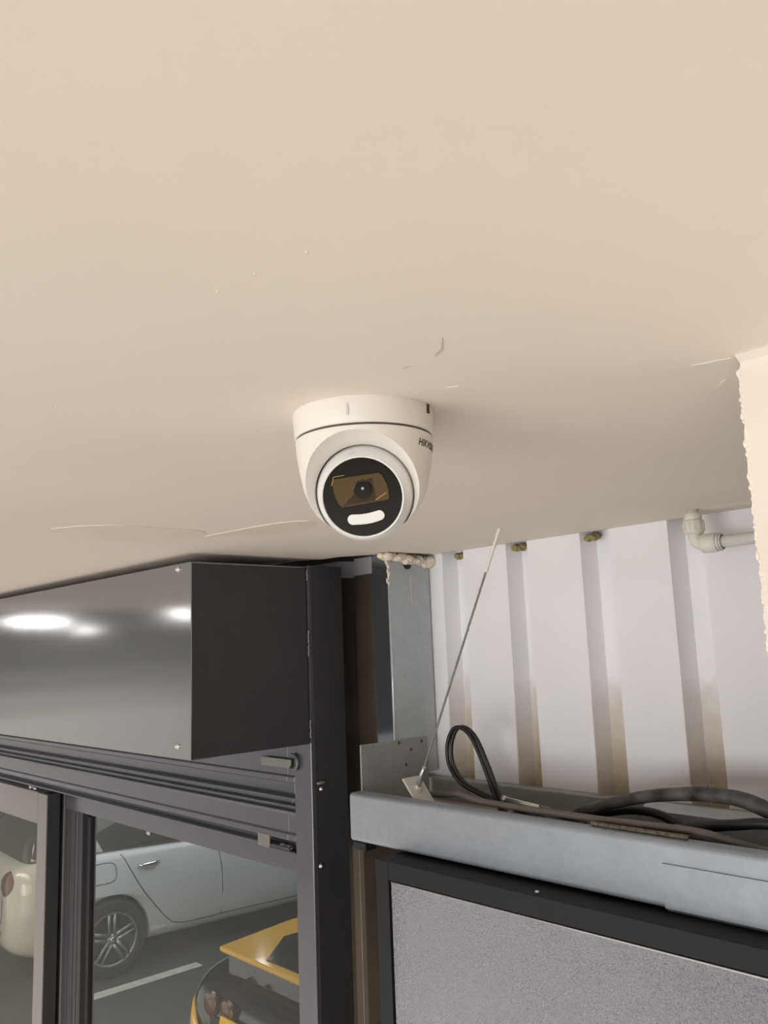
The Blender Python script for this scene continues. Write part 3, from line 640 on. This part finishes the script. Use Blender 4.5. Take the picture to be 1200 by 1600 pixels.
cable('black_cable', 'thin black cable lying low behind the grey cable', [(-1.0, 1.268, -.335), (-.85, 1.268, -.322), (-.72, 1.268, -.312), (-.62, 1.27, -.318), (-.5, 1.275, -.335), (0, 1.28, -.35)], .0075, M['black_cable'])
def twist_wire(label, a, b, r, turns):
    q = rope(a, b, r, turns, n=6, steps=70); return tag(q.build('twisted_wire', M['twist'], base=a), label, 'wire')
twist_wire('frayed brown twisted wire end beside the metal sleeve', (-.985, 1.289, -.303), (-.885, 1.285, -.315), .0060, 5)
twist_wire('brown twisted wire lying under the grey cable', (-.83, 1.2195, -.2995), (-.66, 1.2195, -.2995), .0036, 10)
q = MB(); q.tube([(-1.070, 1.29, -.296), (-.968, 1.29, -.305)], .0056, n=12); q.tube([(-1.074, 1.29, -.2956), (-1.064, 1.29, -.2965)], .0066, n=12)
tag(q.build('metal_sleeve', M['steel'], base=(-1.07, 1.29, -.296)), 'short shiny metal tube lying in the tray beside the cable loop', 'sleeve')
q = MB()
for i in range(7): q.blob((-.575+random.uniform(-.012, .012), 1.305+random.uniform(-.006, .006), -.335+random.uniform(-.002, .006)), .006, .005, .003, .3, 7, 5)
tag(q.build('debris_clump', M['rust'], base=(-.575, 1.305, -.34)), 'small dark clump of dirt in the tray near the right edge', 'debris')
q = MB(); q.tube([(-.545, 1.30, -.335), (-.525, 1.298, -.316), (-.50, 1.297, -.298)], .0012, n=6)
tag(q.build('loose_wire', M['bright_edge'], base=(-.545, 1.30, -.335)), 'thin pale loose wire end at the right end of the tray', 'wire')

# ---------------------------------------------------------------- framed panel
fr = thing('framed_panel', 'large hammered silver panel in black frame below the beam', 'panel', (-.7, 1.16, -1.75))
FX0, FX1, FZ1, FZ0, FY = -1.279, .35, -.4065, -1.75, 1.14
k = MB(); k.box(FX0, FX0+.035, FY, FY+.16, FZ0, FZ1); k.build('stile', M['black_frame'], fr, bevel=.0012)
k = MB(); k.box(FX1-.035, FX1, FY, FY+.16, FZ0, FZ1); k.build('stile', M['black_frame'], fr, bevel=.0012)
k = MB(); k.box(FX0+.0355, FX1-.0355, FY+.0005, FY+.16, FZ1-.034, FZ1); tr_ = k.build('top_rail', M['black_frame'], fr, bevel=.0012)
k = MB(); k.box(FX0+.0355, FX1-.0355, FY+.0005, FY+.16, FZ0, FZ0+.034); k.build('bottom_rail', M['black_frame'], fr, bevel=.0012)
k = MB(); k.box(FX0+.040, FX1-.036, FY+.003, FY+.012, FZ0+.034, FZ1-.0365); pn_ = k.build('panel_sheet', M['hammer'], fr)
k = MB(); k.tube([(FX0+.040, FY+.0032, FZ1-.0375), (FX1-.036, FY+.0032, FZ1-.0375)], .0016, n=8); k.build('panel_edge', M['bright_edge'], pn_)
k = MB(); k.lathe([(.004, 0), (.004, .0004), (0, .0004)], (FX0+.034, FY+.028, FZ1), (0, 0, 1), n=14); k.build('screw_hole', M['rubber'], tr_)
q = MB(); q.blob((-.90, 1.155, FZ1+.002), .004, .003, .002, .3, 7, 5); tag(q.build('plaster_crumb', M['foam'], base=(-.9, 1.155, FZ1)), 'tiny white plaster crumb lying on the black frame top', 'crumb')
# pale lath beside the post
lt = thing('edging_lath', 'narrow pale timber lath standing between post and black frame', 'lath', (-1.575, 1.35, FL))
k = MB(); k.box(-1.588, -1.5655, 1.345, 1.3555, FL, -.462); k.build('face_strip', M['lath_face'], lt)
k = MB(); k.box(-1.5655, -1.5640, 1.345, 1.358, FL, -.460); k.build('pale_edge', M['lath'], lt)

# ---------------------------------------------------------------- pipe and elbow
pp = thing('water_pipe', 'white plastic pipe with push-fit elbow under the ceiling, right corner', 'pipe', (-.70, 1.40, .17))
EX, EY, EZ = -.695, 1.405, .168
q = MB(); q.tube([(EX, EY, CE), (EX, EY, EZ+.02)], .0105, n=20); q.build('riser', M['pipe'], pp)
q = MB(); q.lathe([(.0125, .047), (.0150, .046), (.0150, .036), (.0140, .0345), (.0170, .033), (.0176, .031), (.0176, .014), (.0160, .010), (.012, .008)], (EX, EY, EZ), (0, 0, 1), n=24); cv = q.build('collar', M['fitting'], pp)
for i in range(12):
    a = 2*PI*i/12; rv = Vector((math.cos(a), math.sin(a), 0)); q = MB(); q.obox(Vector((EX, EY, EZ+.0225))+rv*.0176, rv.cross(Vector((0, 0, 1)))*.0017, Vector((0, 0, .007)), rv*.0008); q.build('grip_rib', M['fitting'], cv)
q = MB(); q.tube([(EX, EY, EZ+.014), (EX, EY, EZ+.004), (EX+.003, EY, EZ-.004), (EX+.010, EY, EZ-.009), (EX+.02, EY, EZ-.010)], .0120, n=20); q.build('elbow', M['fitting'], pp)
q = MB(); q.lathe([(.012, .010), (.0165, .014), (.0172, .018), (.0172, .034), (.0165, .038), (.0150, .040), (.0150, .048), (.0125, .050)], (EX, EY, EZ-.010), (1, 0, 0), n=24); q.build('collar', M['fitting'], pp)
for h in (.0405, .0462):
    q = MB(); q.lathe([(.0153, h), (.0158, h+.0008), (.0153, h+.0016)], (EX, EY, EZ-.010), (1, 0, 0), n=24); q.build('clip_ring', M['galv_dull'], pp)
q = MB(); q.tube([(EX+.03, EY, EZ-.010), (1.0, EY, EZ-.008)], .0105, n=20); q.build('pipe_run', M['pipe'], pp)
# mineral wool plugs in the groove tops
for i, (k_, lab) in enumerate(((-3, 'olive insulation plug at the groove top nearest the column'), (-2, 'largest olive insulation plug at a groove top beside the wire brace'), (-1, 'olive insulation plug at the second groove top left of the pipe elbow'), (0, 'small insulation plug at the groove top behind the pipe elbow'))):
    s = S0+k_*PITCH; q = MB()
    w_ = (.012, .034, .016, .010)[i]; cx = s+(.046, .036, .022, .05)[i]
    for j in range(7): q.blob((cx+random.uniform(-w_, w_)*.7, YW+.018+random.uniform(-.008, .008), CE-.006-random.uniform(0, .006)), .008, .010, .007, .3, 8, 5)
    tag(q.build('insulation_plug', M['olive'], base=(cx, YW+.018, CE)), lab, 'insulation', 'insulation plugs in the cladding grooves')

# ================================================================ CARS BEYOND THE GLASS
def loft(stations, ring):
    q = MB(); rings = [ring(*s) for s in stations]; n = len(rings[0])
    vs_ = [v for r_ in rings for v in r_]
    fs = [(i*n+k_, i*n+(k_+1) % n, (i+1)*n+(k_+1) % n, (i+1)*n+k_) for i in range(len(rings)-1) for k_ in range(n)]
    fs += [tuple(reversed(range(n))), tuple((len(rings)-1)*n+k_ for k_ in range(n))]
    q.add(vs_, fs, True); return q
def body_ring(y, w, zb, zs, crown):
    half = [(w*.55, zb), (w*.90, zb+.01), (w*.97, zb+.10), (w*1.0, zb+(zs-zb)*.42), (w*.985, zb+(zs-zb)*.75), (w*.93, zs-.015), (w*.86, zs+.01), (w*.5, zs+crown)]
    return [(x, y, z) for x, z in half]+[(-x, y, z) for x, z in reversed(half)]
def cabin_ring(y, w, z0, wt, z1):
    half = [(w, z0), (w*.985, z0+.05), (wt*1.02, z1-.10), (wt*.9, z1-.02), (wt*.45, z1)]
    return [(x, y, z) for x, z in half]+[(-x, y, z) for x, z in reversed(half)]
def bvh(o):
    me = o.data; return BVHTree.FromPolygons([v.co for v in me.vertices], [tuple(p.vertices) for p in me.polygons])
def hit(tree, p, d):
    r_ = tree.ray_cast(Vector(p), Vector(d).normalized()); return r_[0]
def seam(tree, parent, name, pts, org, m, r=.005, off=.001):   # pts = (a,b) pairs, org(a,b) -> origin, direction
    path = []
    for a, b in pts:
        o_, d_ = org(a, b); h = hit(tree, o_, d_)
        if h: path.append(h-Vector(d_).normalized()*off)
    if len(path) > 1:
        q = MB(); q.tube(path, r, n=6); return q.build(name, m, parent, local=True)
def patch(tree, parent, name, fn, nu, nv, org, m, off=.004):   # grid fn(u,v) -> (a,b) projected on the body
    vs_ = []; ok = True
    for i in range(nu+1):
        for j in range(nv+1):
            o_, d_ = org(*fn(i/nu, j/nv)); h = hit(tree, o_, d_)
            vs_.append(None if h is None else h-Vector(d_).normalized()*off)
    fs = [(i*(nv+1)+j, (i+1)*(nv+1)+j, (i+1)*(nv+1)+j+1, i*(nv+1)+j+1) for i in range(nu) for j in range(nv)]
    fs = [f for f in fs if all(vs_[i] is not None and (vs_[i]-vs_[f[0]]).length < .35 for i in f)]
    vs_ = [v or Vector((0, 0, .5)) for v in vs_]
    q = MB(); q.add(vs_, fs, True); return q.build(name, m, parent, local=True)
def wheel(root, x, y, r, side, spokes=5):
    s = side
    q = MB(); q.lathe([(r*.62, -.10), (r*.93, -.10), (r, -.07), (r, .07), (r*.94, .095), (r*.70, .10), (r*.66, .085)], (x, y, r), (s, 0, 0), n=40)
    w = q.build('wheel', M['tyre'], root, local=True)
    q = MB(); q.lathe([(r*.70, .098), (r*.66, .090), (r*.63, .03), (0, .02)], (x, y, r), (s, 0, 0), n=40); q.build('rim', M['black_trim'], w, local=True)
    q = MB(); q.lathe([(r*.70, .100), (r*.665, .104), (r*.64, .094), (r*.64, .07)], (x, y, r), (s, 0, 0), n=40)
    for k_ in range(spokes):
        for dd in (-.13, .13):
            a = 2*PI*k_/spokes+.35; a2 = a+dd
            p0 = Vector((x+s*.085, y+.03*math.cos(a+dd*6), r+.03*math.sin(a+dd*6))); p1 = Vector((x+s*.092, y+r*.66*math.cos(a2), r+r*.66*math.sin(a2)))
            q.tube([p0, p1], [.020, .013], n=6)
    q.lathe([(0, .108), (.035, .106), (.05, .09), (.055, .06)], (x, y, r), (s, 0, 0), n=20); q.build('spokes', M['alloy'], w, local=True)
    q = MB(); q.lathe([(0, .112), (.018, .111), (.022, .105)], (x, y, r), (s, 0, 0), n=16); q.build('hub_cap', M['chrome'], w, local=True)
    return w
SIDE = lambda y, z: ((3, y, z), (-1, 0, 0))
REAR = lambda x, z: ((x, -4, z), (0, 1, 0))
TOP = lambda x, y: ((x, y, 4), (0, 0, -1))
def car(name, label, loc, yaw, paint, stations, cabin, wb, wr_, track):
    root = thing(name, label, 'car', loc); root.rotation_euler = (0, 0, yaw)
    b = loft(stations, body_ring).build('body', paint, root, local=True)
    sub = b.modifiers.new('s', 'SUBSURF'); sub.levels = 2; sub.render_levels = 2; bake(b)
    for yy in (0, wb):
        q = MB(); q.lathe([(0, -1.3), (wr_*1.10, -1.3), (wr_*1.10, 1.3), (0, 1.3)], (0, yy, wr_+.01), (1, 0, 0), n=48)
        c_ = q.build('cutter', M['black_trim'], root, local=True)
        bo_ = b.modifiers.new('c', 'BOOLEAN'); bo_.object = c_; bo_.operation = 'DIFFERENCE'; bo_.solver = 'EXACT'
        bake(b); drop(c_)
    q = MB(); q.box(-track+.14, track-.14, stations[3][0]+.12, stations[-4][0], .24, .60); q.build('underbody', M['black_trim'], root, local=True)
    g = loft(cabin, cabin_ring).build('windows', M['car_glass'], root, local=True)
    sub = g.modifiers.new('s', 'SUBSURF'); sub.levels = 2; sub.render_levels = 2; bake(g)
    for yy in (0, wb):
        for s_ in (-1, 1): wheel(root, s_*(track-.10), yy, wr_, s_)
    return root, b, g
# ---- white hatchback
stA = [(-.86, .62, .42, .86, .03), (-.84, .74, .34, .98, .03), (-.70, .85, .26, 1.05, .03), (-.40, .885, .22, 1.06, .03), (0, .90, .20, 1.05, .03), (1.2, .905, .19, 1.01, .03), (2.2, .90, .19, .98, .03), (2.9, .88, .20, .93, .04), (3.3, .80, .24, .85, .04), (3.45, .66, .32, .72, .03)]
cbA = [(-.74, .70, 1.0, .60, 1.10), (-.62, .77, 1.02, .62, 1.32), (-.38, .80, 1.02, .66, 1.47), (.2, .825, 1.01, .69, 1.52), (1.0, .825, .99, .69, 1.51), (1.55, .81, .97, .66, 1.44), (2.25, .78, .95, .62, 1.02)]
rootA, bA, gA = car('car', 'white hatchback parked behind the glass, its rear wheel and doors in view', (-8.42, 3.62, FL), math.radians(-5), M['white_paint'], stA, cbA, 2.6, .325, .905)
tA = bvh(bA); tG = bvh(gA)
def seamA(name, pts, r=.004): return seam(tA, rootA, name, pts, SIDE, M['black_trim'], r)
seamA('door_gap', [(.09, 1.02), (.12, .98), (.17, .88), (.23, .77), (.30, .66), (.40, .53), (.50, .41), (.58, .34), (.70, .315), (.8, .31), (1.0, .31), (1.08, .315)])
seamA('door_gap', [(1.02, 1.0), (1.06, .9), (1.08, .75), (1.085, .55), (1.08, .31)])
seamA('door_gap', [(1.08, .312), (2.0, .30), (2.28, .31), (2.34, .5), (2.36, .75), (2.3, .94)])
flap = [(-.09+.13*math.copysign(abs(math.cos(a))**.55, math.cos(a)), .885+.085*math.copysign(abs(math.sin(a))**.6, math.sin(a))) for a in [2*PI*i/28 for i in range(29)]]
seamA('fuel_flap', flap, .0032)
for yy in (.34, 1.26):
    h = hit(tA, (3, yy, .90), (-1, 0, 0)); q = MB(); q.tube([h+Vector((.004, -.10, 0)), h+Vector((.034, -.07, .002)), h+Vector((.036, .05, .005)), h+Vector((.004, .10, .004))], [.014, .018, .018, .013], n=10); q.build('door_handle', M['chrome'], rootA, local=True)
# roof, pillars
hs = []
for i in range(9):
    y = -.42+1.75*i/8
    hs.append([(hit(tG, (x_, y, 4), (0, 0, -1)) or Vector((x_, y, 1.4)))+Vector((0, 0, .012)) for x_ in (-.60, -.45, -.2, 0, .2, .45, .60)])
q = MB(); q.add([v for r_ in hs for v in r_]+[v-Vector((0, 0, .03)) for r_ in hs for v in r_], [f for i in range(8) for j in range(6) for f in ((i*7+j, (i+1)*7+j, (i+1)*7+j+1, i*7+j+1), (63+i*7+j, 63+i*7+j+1, 63+(i+1)*7+j+1, 63+(i+1)*7+j))]
      +[f for i in range(8) for f in ((i*7, (i+1)*7, 63+(i+1)*7, 63+i*7), (i*7+6, 63+i*7+6, 63+(i+1)*7+6, (i+1)*7+6))]+[f for j in range(6) for f in ((j, 63+j, 63+j+1, j+1), (56+j, 56+j+1, 63+56+j+1, 63+56+j))], True)
q.build('roof', M['white_paint'], rootA, local=True)
ZP = lambda y, z: ((3, y, z), (-1, 0, 0))
for s_ in (1, -1):
    SP = (lambda s__: (lambda y, z: ((3*s__, y, z), (-s__, 0, 0))))(s_)
    patch(tG, rootA, 'rear_pillar', lambda u, v: (-.52+.10*v+u*(.46-.24*v), 1.06+.27*v), 8, 8, SP, M['white_paint'], .012)
    patch(tG, rootA, 'door_pillar', lambda u, v: (.62+.08*u-.03*v, 1.05+.28*v), 3, 8, SP, M['black_trim'], .006)
tl = lambda sx: (lambda u, v: (sx*(.60+.13*math.sqrt(max(0, 1-(2*v-1)**2))*(2*u-1)), .80+.24*v*.999))
for sx in (1, -1):
    patch(tA, rootA, 'tail_light', (lambda s__: (lambda u, v: (s__*(.625+.10*math.sqrt(max(.02, 1-(2*v-1)**2))*(2*u-1)), .80+.20*v)))(sx), 8, 8, REAR, M['tail_red'], .006)
seam(tA, rootA, 'tailgate_gap', [(-.5, .52), (-.2, .515), (0, .515), (.2, .515), (.5, .52), (.56, .6), (.57, .75), (.56, .95)], REAR, M['black_trim'], .004)
patch(tA, rootA, 'bumper_lip', lambda u, v: (-.56+1.12*u, .47+.035*v), 10, 2, REAR, M['black_trim'], .004)
h = hit(tA, (0, -4, .70), (0, 1, 0))
q = MB(); q.obox((0, h.y-.006, .66), (.26, 0, 0), (0, .006, .055), (0, -.006, 0)); q.build('number_plate', M['plate'], rootA, local=True)
q = MB(); q.obox((0, h.y-.01, .95), (.05, 0, 0), (0, 0, .05), (0, .012, 0)); q.build('badge', M['tail_red'], rootA, local=True, bevel=.01)

# ---- black and yellow sports car, tail towards the glass
stB = [(-.95, .70, .36, .78, .02), (-.92, .82, .30, .92, .03), (-.78, .90, .24, 1.02, .05), (-.35, .92, .20, 1.03, .05), (0, .93, .18, 1.02, .05), (1.0, .90, .18, .95, .05), (2.0, .90, .18, .88, .05), (2.7, .88, .20, .78, .05), (3.2, .78, .24, .66, .04), (3.35, .62, .30, .55, .03)]
cbB = [(-.40, .62, 1.0, .50, 1.06), (-.1, .68, 1.0, .54, 1.16), (.5, .72, .98, .56, 1.24), (1.1, .70, .94, .54, 1.20), (1.7, .66, .90, .50, .98)]
rootB, bB, gB = car('car', 'black and yellow sports car with its tail and yellow plate towards the glass', (-3.80, 3.55, FL), 0, M['black_paint'], stB, cbB, 2.4, .33, .93)
tB = bvh(bB)
# raised yellow tail deck with black vent
DZ = 1.165
def deck(poly, z0, z1): 
    n = len(poly); qq = MB(); qq.add([(x, y, z0) for x, y in poly]+[(x, y, z1) for x, y in poly], [(i, (i+1) % n, n+(i+1) % n, n+i) for i in range(n)]+[tuple(reversed(range(n))), tuple(range(n, 2*n))]); return qq
dk = deck([(-.585, -.85), (.585, -.85), (.66, -.30), (.62, .05), (-.62, .05), (-.66, -.30)], DZ-.03, DZ).build('tail_deck', M['yellow'], rootB, local=True, bevel=.01)
dk['label'] = 'yellow tail deck'
deck([(-.57, -.80), (.57, -.80), (.60, -.30), (.58, 0), (-.58, 0), (-.60, -.30)], .98, DZ-.032).build('deck_support', M['black_paint'], rootB, local=True, bevel=.01)
o = deck([(-.19, -.80), (.19, -.80), (.42, -.52), (.40, -.05), (-.40, -.05), (-.42, -.52)], DZ-.01, DZ+.006).build('deck_vent', M['black_paint'], dk, local=True, bevel=.004)
for sx in (-1, 1):
    q = MB(); na, nz_ = 10, 8; P = []
    for i in range(na+1):
        f = i/na; a = PI/2*f; x = sx*(.60+.385*math.sin(a)); y = -1.03+.47*(1-math.cos(a)); zt = .66+.20*math.sin(PI*min(1, f*1.1))**.8 if f < .9 else .66
        for j in range(nz_+1):
            g = j/nz_; P.append((x-sx*.05*g*g, y+.06*g*g*(1-f), .30+(zt-.30)*g))
    q.add(P, [(i*(nz_+1)+j, (i+1)*(nz_+1)+j, (i+1)*(nz_+1)+j+1, i*(nz_+1)+j+1) for i in range(na) for j in range(nz_)], True)
    o = q.build('rear_corner', M['yellow'], rootB, local=True); so = o.modifiers.new('t', 'SOLIDIFY'); so.thickness = .02; so.offset = -1
    o['label'] = 'yellow bumper corner'
    for zz in (.90,):
        for xx in (.36, .53):
            h = hit(tB, (sx*xx, -4, zz), (0, 1, 0)); q = MB(); q.lathe([(.062, 0), (.066, .02), (.055, .03), (.03, .026), (0, .03)], h, (0, -1, 0), n=24); q.build('tail_lamp', M['tail_red'], rootB, local=True)
patch(tB, rootB, 'rear_fascia', lambda u, v: (-.52+1.04*u, .80+.05*v), 10, 3, REAR, M['black_trim'], .01)
h = hit(tB, (0, -4, .72), (0, 1, 0)); pz = .835
q = MB(); q.obox((-.12, h.y-.03, pz), (.26, 0, 0), (0, .012, .055), (0, -.006, .001)); pb = q.build('number_plate', M['plate'], rootB, local=True)
tv, tf = text_mesh('FU', .085, bold=.002)
q = MB(); q.add([(-.12-.235+p.x, h.y-.0375+(p.y-.03)*.218, pz-.032+p.y) for p in tv], tf); q.build('plate_lettering', M['ink'], pb, local=True)

# ================================================================ HALL LAMPS (they light the soffit and mirror in the shutter box)
def batten(label, c, ax, L_):
    root = thing('batten_lamp', label, 'lamp', c, 'hanging batten lamps of the hall'); ax = Vector(ax).normalized(); c = Vector(c); side = ax.cross(Vector((0, 0, 1)))
    q = MB(); q.obox(c+Vector((0, 0, .035)), ax*L_/2, side*.035, Vector((0, 0, .018))); q.build('lamp_body', M['lampbody'], root)
    q = MB(); q.tube([c-ax*(L_/2-.03), c+ax*(L_/2-.03)], .016, n=10); q.build('lamp_tube', M['tube'], root)
    HZ = 2.2
    for s_ in (-1, 1):
        q = MB(); q.tube([c+ax*s_*L_*.35+Vector((0, 0, .05)), c+ax*s_*L_*.35+Vector((0, 0, 2.2-c.z))], .002, n=5); q.build('hanger', M['steel'], root)
    return root
batten('hanging white batten lamp far down the hall on the left', (-7.75, -1.05, .345), (.3, 1, 0), .55)
batten('second hanging batten lamp down the hall, nearer the doors', (-8.2, -1.70, .28), (1, -.2, 0), .20)
batten('hanging batten lamp in mid hall left of the camera', (-5.50, -1.23, .312), (-1.245, -.97, -.056), .9)
batten('hanging batten lamp behind the camera', (.2, -2.6, .34), (1, 0, 0), 1.5)
for i, (x, y) in enumerate(((-8.6, 5.6), (-10.2, 6.2), (-9.4, 7.4), (-11.4, 7.8), (-7.6, 6.8), (-12.2, 6.4))):  # unseen lamps added so that glints show in the car paint
    batten('short unseen batten lamp added for glints under the garage roof, '+('nearest the doors', 'second from the doors', 'behind the second lamp', 'farthest from the doors', 'right of the nearest lamp', 'leftmost of the six')[i], (x, y, 1.5), (1, .3*(-1)**i, 0), .5)['group'] = 'added glint lamps of the garage'
